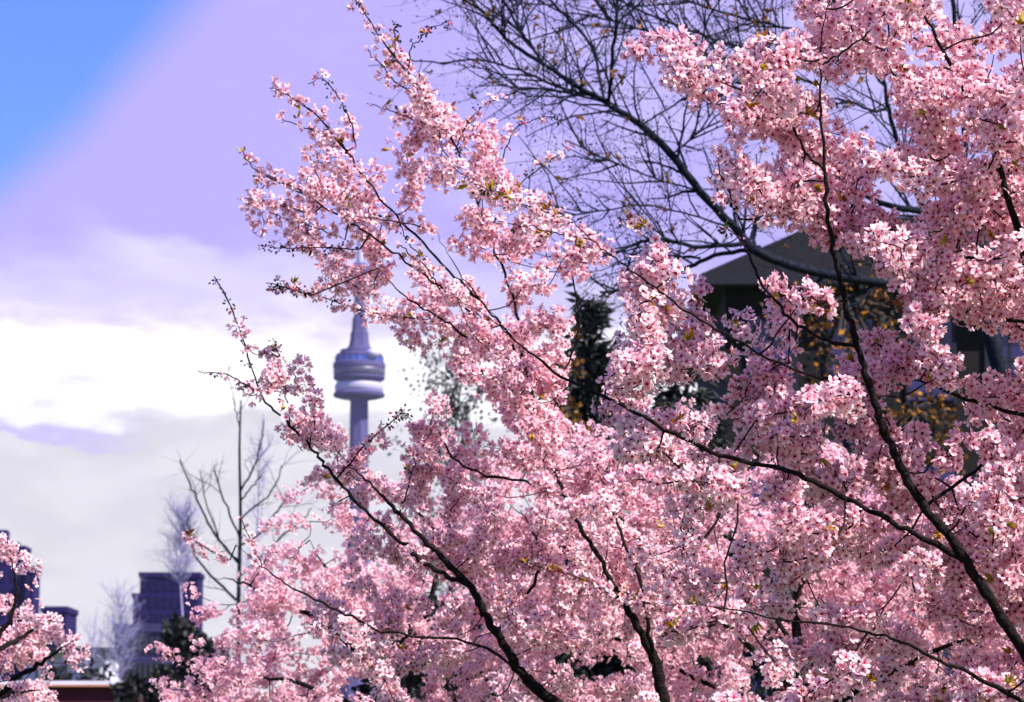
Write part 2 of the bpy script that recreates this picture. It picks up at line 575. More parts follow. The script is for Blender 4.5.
for row, zc in enumerate((ze - 1.5, ze - 4.4, ze - 7.3)):
    for i in range(6):
        x = hx0 + 0.9 + i * 1.55
        mb = MB(); mb.box(x - 0.42, x + 0.42, Y - 0.03, Y + 0.1, zc - 0.8, zc + 0.8)
        w_ = mb.build('window', M_HWIN, root)
        mb = MB()
        mb.box(x - 0.5, x - 0.423, Y - 0.06, Y + 0.1, zc - 0.87, zc + 0.87)
        mb.box(x + 0.423, x + 0.5, Y - 0.06, Y + 0.1, zc - 0.87, zc + 0.87)
        mb.box(x - 0.42, x + 0.42, Y - 0.055, Y + 0.1, zc - 0.03, zc + 0.03)
        mb.box(x - 0.025, x + 0.025, Y - 0.05, Y + 0.1, zc - 0.8, zc - 0.031)
        mb.box(x - 0.025, x + 0.025, Y - 0.05, Y + 0.1, zc + 0.031, zc + 0.8)
        mb.build('frame', M_DARK, w_)

# ------------------------------------------------------------------ generic trees
def spline(ctrl, per=5, jit=0.0):
    """Catmull-Rom through rows of any width"""
    c = np.asarray(ctrl, float)
    c = np.concatenate([[2 * c[0] - c[1]], c, [2 * c[-1] - c[-2]]])
    outp = []
    for i in range(1, len(c) - 2):
        for t_ in np.arange(per) / per:
            p0, p1, p2, p3 = c[i - 1:i + 3]
            outp.append(0.5 * ((2 * p1) + (p2 - p0) * t_ + (2 * p0 - 5 * p1 + 4 * p2 - p3) * t_ ** 2 + (3 * p1 - p0 - 3 * p2 + p3) * t_ ** 3))
    outp.append(c[-2])
    outp = np.array(outp)
    if jit:
        outp[1:-1, :3] += rng.normal(0, 1, (len(outp) - 2, 3)) * jit
    return outp


def limb_pts(tr, Y0, per=5, jit=0.004):
    """tr: rows (px, py, width_px, depth offset)"""
    rows = []
    for p in tr:
        dy = p[3] if len(p) > 3 else 0.0
        rows.append((*at(p[0], p[1], Y0 + dy), p[2] * 0.5 * (Y0 + dy) / F))
    s_ = spline(rows, per, jit)
    return s_[:, :3], np.maximum(s_[:, 3], 0.0012)


def grow(mb, p, d, length, r, level, up=0.25, spread=0.9, kids=3, sides=4, buds=None, bend=0.25, plane=0.6):
    """bare twig with side shoots"""
    n = max(3, int(length / 0.12)) if length < 2 else 8
    n = min(n, 8)
    pts = [p]
    dd = np.array(d, float)
    for i in range(n):
        dd = unit(dd + rng.normal(0, bend, 3) * np.array([1, plane, 1]) * 0.6 + np.array([0, 0, up]) / n)
        pts.append(pts[-1] + dd * length / n)
    pts = np.array(pts)
    rr = np.linspace(r, r * 0.35, n + 1)
    mb.tube(pts, rr, sides, cap=False)
    if buds is not None:
        for i in range(1, n + 1):
            if rng.random() < 0.6:
                buds.append((pts[i] + rng.normal(0, 0.01, 3), unit(rng.normal(0, 1, 3) + dd)))
    if level <= 0:
        return
    for k_ in range(kids):
        i = int(rng.integers(1, n))
        t_ = unit(pts[i + 1] - pts[i])
        side = unit(np.cross(t_, rng.normal(0, 1, 3)) * np.array([1, plane, 1]))
        nd = unit(t_ * (1.2 - spread) + side * spread + np.array([0, 0, up * 0.5]))
        grow(mb, pts[i], nd, length * rng.uniform(0.35, 0.7), rr[i] * 0.65, level - 1, up, spread, kids, 3, buds, bend, plane)


def leaf_block(mb, P, Dr, L, W, cols):
    """folded lance leaves: P base, Dr direction"""
    n = len(P)
    Dr = unit(Dr)
    S = unit(np.cross(Dr, rng.normal(0, 1, (n, 3))))
    N = np.cross(Dr, S)
    L = np.asarray(L)[:, None]
    W = np.asarray(W)[:, None]
    v = np.stack([P, P + Dr * L * 0.45 + S * W + N * W * 0.5, P + Dr * L, P + Dr * L * 0.45 - S * W + N * W * 0.5], 1)
    base = np.arange(n)[:, None] * 4
    loops = (base + np.array([[0, 1, 2, 0, 2, 3]])).ravel()
    mb.add_block(v.reshape(-1, 3), loops, np.full(2 * n, 3), np.repeat(cols, 4, 0))


def palette(n, cols, jit=0.15):
    cols = np.asarray(cols, float)
    c = cols[rng.integers(0, len(cols), n)]
    return np.clip(c * (1 + rng.normal(0, jit, (n, 1))), 0.002, 0.95)


# ------------------------------------------------------------------ bare tree with the long black limb (upper middle)
def bare_tree(label, Y0, trunk, limbs, shoots, mat, leafcols, group=None, leafn=0, leafL=0.05, name='bare_tree', nlev=2, budL=0.03, cat='tree', reach=1.0, twr=1.0):
    base = at(trunk[0][0], 773, Y0)
    root = thing(name, label, cat, (base[0], Y0, 0), group)
    mb = MB()
    pts, rad = limb_pts(trunk, Y0, 4, 0.0)
    mb.tube(pts, rad, 10)
    tk = mb.build('trunk', mat, root, True)
    for li, lm in enumerate(limbs):
        pts, rad = limb_pts(lm, Y0, 5, 0.004 * Y0 / 20)
        mb = MB()
        mb.tube(pts, rad, 7)
        lo = mb.build('limb', mat, root, True)
        tb = MB()
        buds = []
        n = shoots[li] if isinstance(shoots, (list, tuple)) else shoots
        for _ in range(n):
            i = int(rng.integers(max(1, len(pts) // 8), len(pts) - 1))
            t_ = unit(pts[i + 1] - pts[i])
            side = unit(np.cross(t_, rng.normal(0, 1, 3)))
            d = unit(t_ * 0.7 + side * 0.9 + np.array([-0.1, 0, 0.25]))
            grow(tb, pts[i], d, rng.uniform(0.35, 1.0) * Y0 / 22 * reach, max(0.0035 * twr * Y0 / 22, rad[i] * 0.38), nlev, 0.2, 0.8, 3, 4, buds)
        if tb.n:
            tb.build('twigs', mat, lo)
        if buds and leafn:
            lb = MB()
            P = np.array([b_[0] for b_ in buds]); Dd = np.array([b_[1] for b_ in buds])
            leaf_block(lb, P, Dd, rng.uniform(0.4, 1.0, len(P)) * budL, np.full(len(P), budL * 0.28), palette(len(P), leafcols[0]))
            pick = rng.random(len(P)) < leafn
            if pick.any():
                Q = np.repeat(P[pick], 4, 0)
                leaf_block(lb, Q, rng.normal(0, 1, Q.shape) + np.array([0, 0, 0.4]), rng.uniform(0.6, 1.2, len(Q)) * leafL, np.full(len(Q), leafL * 0.25), palette(len(Q), leafcols[1]))
            lb.build('buds', M_LEAF, lo)
    return root


BT_LIMBS = [
    [(965, 290, 11, 1), (930, 284, 10, .8), (870, 281, 10, .5), (800, 268, 10, .2), (757, 252, 9.5, 0), (738, 232, 9, 0), (700, 192, 8.5, -.2), (672, 155, 8, -.3), (640, 125, 7, -.3), (605, 102, 6, -.3), (570, 82, 5, -.3), (540, 62, 4.5, -.2), (510, 42, 4, 0), (490, 20, 3.5, 0), (465, -8, 3, 0)],
    [(608, 104, 4, -.3), (613, 60, 4, -.5), (617, 0, 3.5, -.6), (616, -40, 3, -.6)],
    [(604, 101, 3, -.3), (594, 52, 3, 0), (570, 20, 3, .1), (545, -5, 2.6, .2), (530, -30, 2, .2)],
    [(542, 63, 3.2, -.2), (522, 32, 3, -.1), (502, 0, 2.6, -.1), (492, -25, 2, 0)],
    [(590, 95, 3, -.3), (560, 88, 3, .1), (520, 70, 2.6, .3), (480, 60, 2.2, .4), (440, 63, 1.6, .5)],
    [(600, 101, 2.6, -.3), (565, 92, 2.4, -.5), (530, 88, 2.2, -.7), (505, 95, 1.6, -.8)],
    [(745, 243, 5, 0), (700, 247, 4.5, -.1), (665, 240, 4, -.3), (635, 244, 3.4, -.4), (612, 256, 2.6, -.5)],
    [(760, 247, 5, 0), (715, 256, 4.5, .3), (680, 272, 4, .5), (645, 289, 3, .7), (600, 292, 2, .8)],
    [(700, 258, 3, .3), (670, 256, 2.6, .2), (640, 262, 2, 0)],
    [(965, 262, 10, 1), (945, 220, 9, .8), (925, 212, 8, .6), (885, 204, 6, .4), (850, 190, 4, .4), (800, 195, 2.6, .3), (760, 180, 1.8, .3)],
    [(925, 212, 6, .6), (905, 165, 5, .4), (889, 110, 4.5, .2), (884, 80, 3.6, .1), (870, 40, 3, 0), (850, -5, 2.4, 0)],
    [(889, 110, 3.6, .2), (868, 109, 3, 0), (845, 100, 2.6, -.1), (800, 98, 2, -.2), (760, 85, 1.6, -.2)],
    [(830, 60, 4, .5), (790, 55, 3.4, .4), (740, 48, 3, .3), (690, 30, 2.6, .3), (640, 10, 2.4, .2), (600, -15, 2, .2)],
    [(820, 85, 3, .5), (760, 64, 3, .4), (710, 55, 2.6, .5), (660, 35, 2.4, .6), (600, 18, 2, .6), (560, 12, 1.4, .6)],
    [(800, 30, 3, .5), (750, 20, 2.6, .5), (700, 5, 2.4, .6), (660, -12, 2, .6)],
    [(950, 225, 9, 1), (965, 150, 7, 1), (960, 80, 6, 1), (955, 20, 5, 1), (950, -40, 4, 1)],
    [(960, 60, 4, 1), (985, 30, 3, 1), (1010, 5, 2.4, 1), (1030, -20, 2, 1)],
    [(884, 85, 3, .1), (860, 60, 3, .3), (830, 60, 4, .5)],
    [(735, 228, 2.4, 0), (690, 215, 2, .3), (640, 205, 1.7, .4), (590, 212, 1.4, .5), (550, 205, 1, .5)],
    [(700, 192, 2.2, -.2), (655, 178, 2, -.4), (610, 160, 1.7, -.5), (565, 140, 1.4, -.6)],
    [(672, 155, 2.2, -.3), (700, 130, 2, -.3), (720, 100, 1.7, -.3), (735, 70, 1.4, -.3)],
    [(640, 125, 2.2, -.3), (680, 100, 2, 0), (700, 70, 1.7, .1), (705, 30, 1.5, .1), (700, -10, 1.2, .1)],
]
bare_tree('bare spring tree with one long black limb slanting up to the left and bronze buds', 22.0,
          [(1030, 800, 34, 1), (1026, 600, 28, 1), (1016, 450, 22, 1), (992, 340, 17, 1), (966, 285, 14, 1), (955, 225, 11, 1)], BT_LIMBS,
          [38, 16, 16, 13, 13, 11, 14, 14, 8, 14, 16, 10, 22, 20, 18, 15, 10, 7, 12, 12, 12, 13], M_BARE,
          ([(0.010, 0.010, 0.018), (0.018, 0.014, 0.018)], [(0.22, 0.09, 0.012), (0.28, 0.15, 0.02), (0.14, 0.05, 0.01)]), leafn=0.025, leafL=0.06, twr=2.2)

# young tree with a straight leader on the left
YT = 46.0
bare_tree('young bare tree with a straight dark leader and upswept thin branches, before the white cloud', YT,
          [(236, 772, 6), (238, 680, 5), (238.5, 600, 4.4), (240.5, 520, 3.4), (239.5, 450, 2.5), (241, 400, 1.6)],
          [[(240, 565, 3), (215, 535, 2.6, .2), (200, 505, 2.2, .3), (190, 485, 2, .4), (180, 460, 1.4, .5)],
           [(240, 540, 2.4), (224, 500, 2, -.2), (214, 470, 1.6, -.3)],
           [(236, 600, 3), (215, 580, 2.6, .2), (198, 560, 2.2, .3), (190, 535, 2, .3), (188, 515, 1.4, .3)],
           [(241, 545, 2.4), (258, 535, 2.2, .2), (275, 515, 2, .3), (288, 495, 1.4, .3)],
           [(241, 490, 2.2), (252, 470, 2, -.2), (262, 440, 1.5, -.3), (264, 420, 1.1, -.3)],
           [(241, 500, 2), (254, 484, 1.5, .3), (262, 476, 1.1, .3)],
           [(241, 575, 2.4), (270, 548, 2, .3), (300, 522, 1.6, .5), (312, 508, 1.1, .6)],
           [(240, 520, 2), (272, 490, 1.6, -.4), (282, 465, 1.1, -.5)],
           [(240, 560, 2), (222, 545, 1.7, -.4), (205, 500, 1.4, -.6), (200, 470, 1, -.6)],
           [(240, 430, 1.4), (236, 412, 1.1, 0), (233, 398, .8, 0)]],
          [4, 3, 4, 3, 3, 2, 3, 2, 2, 2], M_BARE, ([(0.03, 0.03, 0.03)], [(0.1, 0.08, 0.03)]), nlev=1, reach=0.42)


def fuzzy_tree(label, px, top, Y0, wpx, n, mat, r=0.02, leaves=0, leafcol=None, name='bare_tree', group=None, leafL=0.2, zlo=0.3):
    base = at(px, 773, Y0)
    h = at(px, top, Y0)[2]
    root = thing(name, label, 'tree', (base[0], Y0, 0), group)
    mb = MB()
    zz = np.linspace(0, h * 0.97, 8)
    tp = np.stack([base[0] + rng.normal(0, 0.02, 8) * h * 0.3, np.full(8, Y0), zz], 1)
    tp[-1, 0] += 0.02 * h
    mb.tube(tp, np.linspace(h * 0.006, h * 0.0012, 8), 7)
    mb.build('trunk', mat, root)
    cb = MB()
    W = wpx * Y0 / F
    buds = []
    for _ in range(n):
        z = h * rng.uniform(zlo, 0.88)
        a_ = rng.uniform(0, 2 * math.pi)
        L = W * rng.uniform(0.5, 0.9) * (1.25 - 0.75 * z / h)
        d = unit(np.array([math.cos(a_), math.sin(a_), 1.15]))
        grow(cb, np.array([base[0], Y0, z]), d, L, r, 2, 0.5, 0.75, 4, 3, buds, 0.22, 1.0)
    cb.build('crown', mat, root)
    if leaves:
        lb = MB()
        P = np.array([b_[0] for b_ in buds])
        P = P[rng.integers(0, len(P), leaves)] + rng.normal(0, leafL * 0.8, (leaves, 3))
        leaf_block(lb, P, rng.normal(0, 1, P.shape), rng.uniform(0.5, 1, leaves) * leafL, np.full(leaves, leafL * 0.3), palette(leaves, leafcol))
        lb.build('foliage', M_FOLIAGE, root)
    return root


fuzzy_tree('hazy pale bare tree with dense fine twigs just above the square violet block', 178, 478, 130, 64, 68, M_HAZEBARK, 0.024, zlo=0.66)
fuzzy_tree('small hazy bare tree with sparse twigs left of the square violet block', 118, 572, 135, 60, 55, M_HAZEBARK, 0.024, zlo=0.5)
fuzzy_tree('faint low bare tree above the pale pavilion roof', 92, 600, 150, 50, 31, M_HAZEBARK, 0.024)
fuzzy_tree('hazy bare tree behind the top of the straight young leader', 255, 402, 120, 62, 43, M_HAZEBARK, 0.024)
fuzzy_tree('grey-green loosely leafed tree between the tower and the pink crown', 452, 318, 75, 105, 30, M_BARE, 0.018, 2600, [(0.10, 0.105, 0.11), (0.055, 0.06, 0.06), (0.15, 0.15, 0.17)], 'leafing_tree', leafL=0.16)


# ------------------------------------------------------------------ dark evergreens and dark round trees
def conifer(label, px, top, Y0, wpx, n, cols, group=None):
    base = at(px, 773, Y0)
    h = at(px, top, Y0)[2]
    W = wpx * Y0 / F
    root = thing('conifer', label, 'tree', (base[0], Y0, 0), group)
    mb = MB()
    mb.tube([(base[0], Y0, 0), (base[0], Y0, h * 0.5), (base[0], Y0, h * 0.96)], [h * 0.016, h * 0.01, h * 0.002], 8)
    mb.build('trunk', M_BARE, root)
    cb = MB()
    nb = int(h * 26)
    for _ in range(nb):
        u = rng.random() ** 0.8
        z = h * (0.06 + 0.92 * u)
        a_ = rng.uniform(0, 2 * math.pi)
        L = W * 0.5 * (1 - u) ** 0.75 * rng.uniform(0.65, 1.15) + 0.08
        tip = np.array([base[0] + math.cos(a_) * L, Y0 + math.sin(a_) * L, z - L * 0.12])
        cb.tube([(base[0], Y0, z), tip], [0.012, 0.003], 3, (0.02, 0.016, 0.012), False)
        k_ = int(14 + 90 * L / (W * 0.5))
        tt = rng.uniform(0.2, 1.0, k_)[:, None]
        P = np.array([base[0], Y0, z]) * (1 - tt) + tip * tt + rng.normal(0, 0.06, (k_, 3))
        Dd = np.array([math.cos(a_), math.sin(a_), -0.25]) + rng.normal(0, 0.55, (k_, 3))
        leaf_block(cb, P, Dd, rng.uniform(0.10, 0.24, k_), np.full(k_, 0.028), palette(k_, cols, 0.25))
    cb.build('crown', M_FOLIAGE, root)
    return root


DK = [(0.022, 0.025, 0.022), (0.034, 0.038, 0.032), (0.014, 0.016, 0.016)]
for lab, px, top, Y0, w in (
        ('tall narrow dark conifer showing through the centre gap in the blossoms', 592, 292, 34, 105),
        ('broad dark conifer low behind the bright pink sprays right of the centre gap', 690, 335, 36, 230)):
    conifer(lab, px, top, Y0, w, 34, DK, 'dark conifers behind the cherry trees')


def round_tree(label, px, top, Y0, wpx, cols, n=2600, name='leafy_tree', low=0.25, L=0.22, group=None, k_=26):
    base = at(px, 773, Y0)
    h = at(px, top, Y0)[2]
    W = wpx * Y0 / F
    root = thing(name, label, 'tree', (base[0], Y0, 0), group)
    mb = MB()
    mb.tube([(base[0], Y0, 0), (base[0] + 0.1, Y0, h * 0.45), (base[0], Y0, h * 0.8)], [h * 0.03, h * 0.02, h * 0.006], 8)
    mb.build('trunk', M_BARE, root)
    cb = MB()
    for _ in range(k_):
        u = unit(rng.normal(0, 1, 3))
        q = rng.uniform(0.25, 1) ** 0.5
        c = np.array([base[0], Y0, h * (low + 1) / 2]) + u * q * np.array([W * 0.46, W * 0.46, h * (1 - low) * 0.47])
        rr = min(W, h) * rng.uniform(0.10, 0.2)
        cb.tube([(base[0], Y0, h * (low + 0.15)), c], [0.03, 0.008], 3, (0.02, 0.017, 0.014), False)
        m_ = n // k_
        P = c + unit(rng.normal(0, 1, (m_, 3))) * rr * rng.uniform(0.5, 1.05, (m_, 1))
        leaf_block(cb, P, rng.normal(0, 1, (m_, 3)), rng.uniform(0.5, 1, m_) * L, np.full(m_, L * 0.3), palette(m_, cols, 0.25))
    cb.build('crown', M_FOLIAGE, root)
    return root


DK2 = [(0.016, 0.018, 0.016), (0.024, 0.027, 0.022), (0.012, 0.012, 0.013)]
round_tree('dark bushy tree covering the lower right of the square violet block', 196, 606, 105, 80, DK2, 3600, L=0.4, low=0.2)
round_tree('dark tree mass at the right end of the red brick building', 150, 656, 84, 80, DK2, 3600, L=0.3, low=0.02)
round_tree('long low dark tree above the white fascia of the red brick building', 82, 662, 112, 110, DK2, 4200, L=0.34, low=0.0)
round_tree('dark shrubby tree behind the tips of the lower left pink mass', 205, 664, 70, 90, DK2, 3600, L=0.26, low=0.0)
round_tree('tree with copper-orange new leaves in front of the dark house', 852, 290, 40, 190, [(0.20, 0.075, 0.007), (0.26, 0.11, 0.01), (0.07, 0.03, 0.012), (0.02, 0.02, 0.02), (0.015, 0.015, 0.018)], 800, L=0.13, low=0.84)
round_tree('smaller copper-leaved tree right of the long slanting branch, below the dark house windows', 920, 384, 36, 110, [(0.20, 0.075, 0.007), (0.26, 0.11, 0.01), (0.07, 0.03, 0.012), (0.02, 0.02, 0.02)], 560, L=0.11, low=0.80)
round_tree('thin copper-leaved tree beside the tall narrow dark conifer', 566, 318, 31, 60, [(0.16, 0.07, 0.012), (0.2, 0.09, 0.01), (0.03, 0.028, 0.025)], 600, L=0.11, low=0.7)

for lab, px, top, w in (
        ('dark evergreen bush behind the slanting black limb in the lower centre', 430, 566, 190),
        ('dark evergreen bush at the bottom between the slanting limb and the forked trunk', 560, 590, 200),
        ('dark evergreen bush directly behind the forked cherry trunk', 655, 560, 190),
        ('dark evergreen bush at the bottom behind the pale pink mass', 770, 575, 220),
        ('dark evergreen bush behind the lower end of the right-hand black branch', 920, 560, 240)):
    round_tree(lab, px, top, rng.uniform(28, 31), w, DK, 6500, 'evergreen_bush', 0.0, 0.15, 'dark evergreen bushes behind the cherry trees', 60)

# ------------------------------------------------------------------ blossoms
PETAL_TIP = np.array([0.96, 0.80, 0.83])
PETAL_MID = np.array([0.94, 0.60, 0.65])
PETAL_BASE = np.array([0.68, 0.20, 0.31])
HEART = np.array([0.24, 0.014, 0.045])
STALK = np.array([0.13, 0.02, 0.025])


def frames(N):
    N = unit(N)
    a_ = unit(np.cross(N, rng.normal(0, 1, N.shape)))
    return N, a_, np.cross(N, a_)


def add_flowers(mb, C, N, rad, tone, lod, stalk_from=None):
    """C centres, N facing, tone 0 pale .. 1 deep pink"""
    n = len(C)
    if not n:
        return
    N, A, B = frames(N)
    cup = np.where(rng.random(n) < 0.18, rng.uniform(0.8, 1.5, n), rng.uniform(0.0, 0.75, n))
    th0 = rng.uniform(0, 6.28, n)
    if lod == 0:
        tpl = np.array([(0.08, 0.0, 0), (0.55, -0.37, 1), (0.92, -0.22, 2), (0.86, 0.0, 2), (0.92, 0.22, 2), (0.55, 0.37, 1)])
    else:
        tpl = np.array([(0.08, 0.0, 0), (0.66, -0.40, 1), (0.96, 0.0, 2), (0.66, 0.40, 1)])
    k = len(tpl)
    th = th0[:, None] + np.arange(5)[None, :] * 2 * math.pi / 5 + rng.normal(0, 0.10, (n, 5))
    cupp = cup[:, None] + rng.normal(0, 0.14, (n, 5))
    c, s_ = np.cos(th)[..., None], np.sin(th)[..., None]          # n,5,1
    rx, ry = tpl[:, 0][None, None], tpl[:, 1][None, None]
    X = c * rx - s_ * ry
    Yv = s_ * rx + c * ry
    Z = cupp[..., None] * (rx ** 1.6) * 0.9 + 0.25 * np.abs(ry)
    sc = rad[:, None, None, None]
    V = C[:, None, None, :] + sc * (X[..., None] * A[:, None, None, :] + Yv[..., None] * B[:, None, None, :] + Z[..., None] * N[:, None, None, :])
    tone_ = tone[:, None, None, None]
    lev = tpl[:, 2].astype(int)
    pal = np.stack([PETAL_BASE, PETAL_MID, PETAL_TIP])[lev][None, None]          # 1,1,k,3
    deep = np.array([0.82, 0.38, 0.49])[None, None, None]
    col = pal * (1 - 0.55 * tone_) + deep * pal / PETAL_MID * 0.55 * tone_
    col = col * (1 + rng.normal(0, 0.05, (n, 5, 1, 1)))
    V = V.reshape(-1, 3)
    loops = np.arange(n * 5 * k)
    mb.add_block(V, loops, np.full(n * 5, k), np.clip(np.broadcast_to(col, (n, 5, k, 3)).reshape(-1, 3), 0, 0.94))
    # heart: small dark five-pointed patch of filaments
    m_ = 5 if lod == 0 else 4
    a_ = th0[:, None] + np.arange(m_)[None] * 2 * math.pi / m_ + 0.6
    hr = rad[:, None] * rng.uniform(0.16, 0.26, (n, 1)) * (1.0 if lod == 0 else 0.8)
    H = C[:, None] + (np.cos(a_) * hr)[..., None] * A[:, None] + (np.sin(a_) * hr)[..., None] * B[:, None] + (rad * 0.20)[:, None, None] * N[:, None]
    hc = np.repeat((HEART * rng.uniform(0.6, 1.6, (n, 1)))[:, None], m_, 1).reshape(-1, 3)
    mb.add_block(H.reshape(-1, 3), np.arange(n * m_), np.full(n, m_), hc)
    # calyx and stalk
    if stalk_from is not None:
        w_ = rad * (0.16 if lod == 0 else 0.14)
        aa = np.arange(3) * 2.094
        ring = C[:, None] - (rad * 0.04)[:, None, None] * N[:, None] + (np.cos(aa)[None] * w_[:, None])[..., None] * A[:, None] + (np.sin(aa)[None] * w_[:, None])[..., None] * B[:, None]
        mid = C - N * (rad * 0.45)[:, None]
        ring2 = mid[:, None] + (np.cos(aa)[None] * w_[:, None] * 0.35)[..., None] * A[:, None] + (np.sin(aa)[None] * w_[:, None] * 0.35)[..., None] * B[:, None]
        apex = stalk_from[:, None]
        VV = np.concatenate([ring, ring2, apex], 1)                # n,7,3
        fl = np.array([0, 1, 4, 3, 1, 2, 5, 4, 2, 0, 3, 5, 3, 4, 6, 4, 5, 6, 5, 3, 6])
        tt = np.array([4, 4, 4, 3, 3, 3])
        base = np.arange(n)[:, None] * 7
        mb.add_block(VV.reshape(-1, 3), (base + fl[None]).ravel(), np.tile(tt, n), np.broadcast_to(STALK, (n * 7, 3)))


def add_buds(mb, P, Dr, L, col):
    n = len(P)
    if not n:
        return
    N, A, B = frames(Dr)
    L = L[:, None]
    V = np.stack([P, P + N * L * .55 + A * L * .28, P + N * L * .55 + B * L * .28, P + N * L * .55 - A * L * .28, P + N * L * .55 - B * L * .28, P + N * L], 1)
    fl = np.array([0, 2, 1, 0, 3, 2, 0, 4, 3, 0, 1, 4, 5, 1, 2, 5, 2, 3, 5, 3, 4, 5, 4, 1])
    base = np.arange(n)[:, None] * 6
    mb.add_block(V.reshape(-1, 3), (base + fl).ravel(), np.full(n * 8, 3), np.repeat(col, 6, 0))


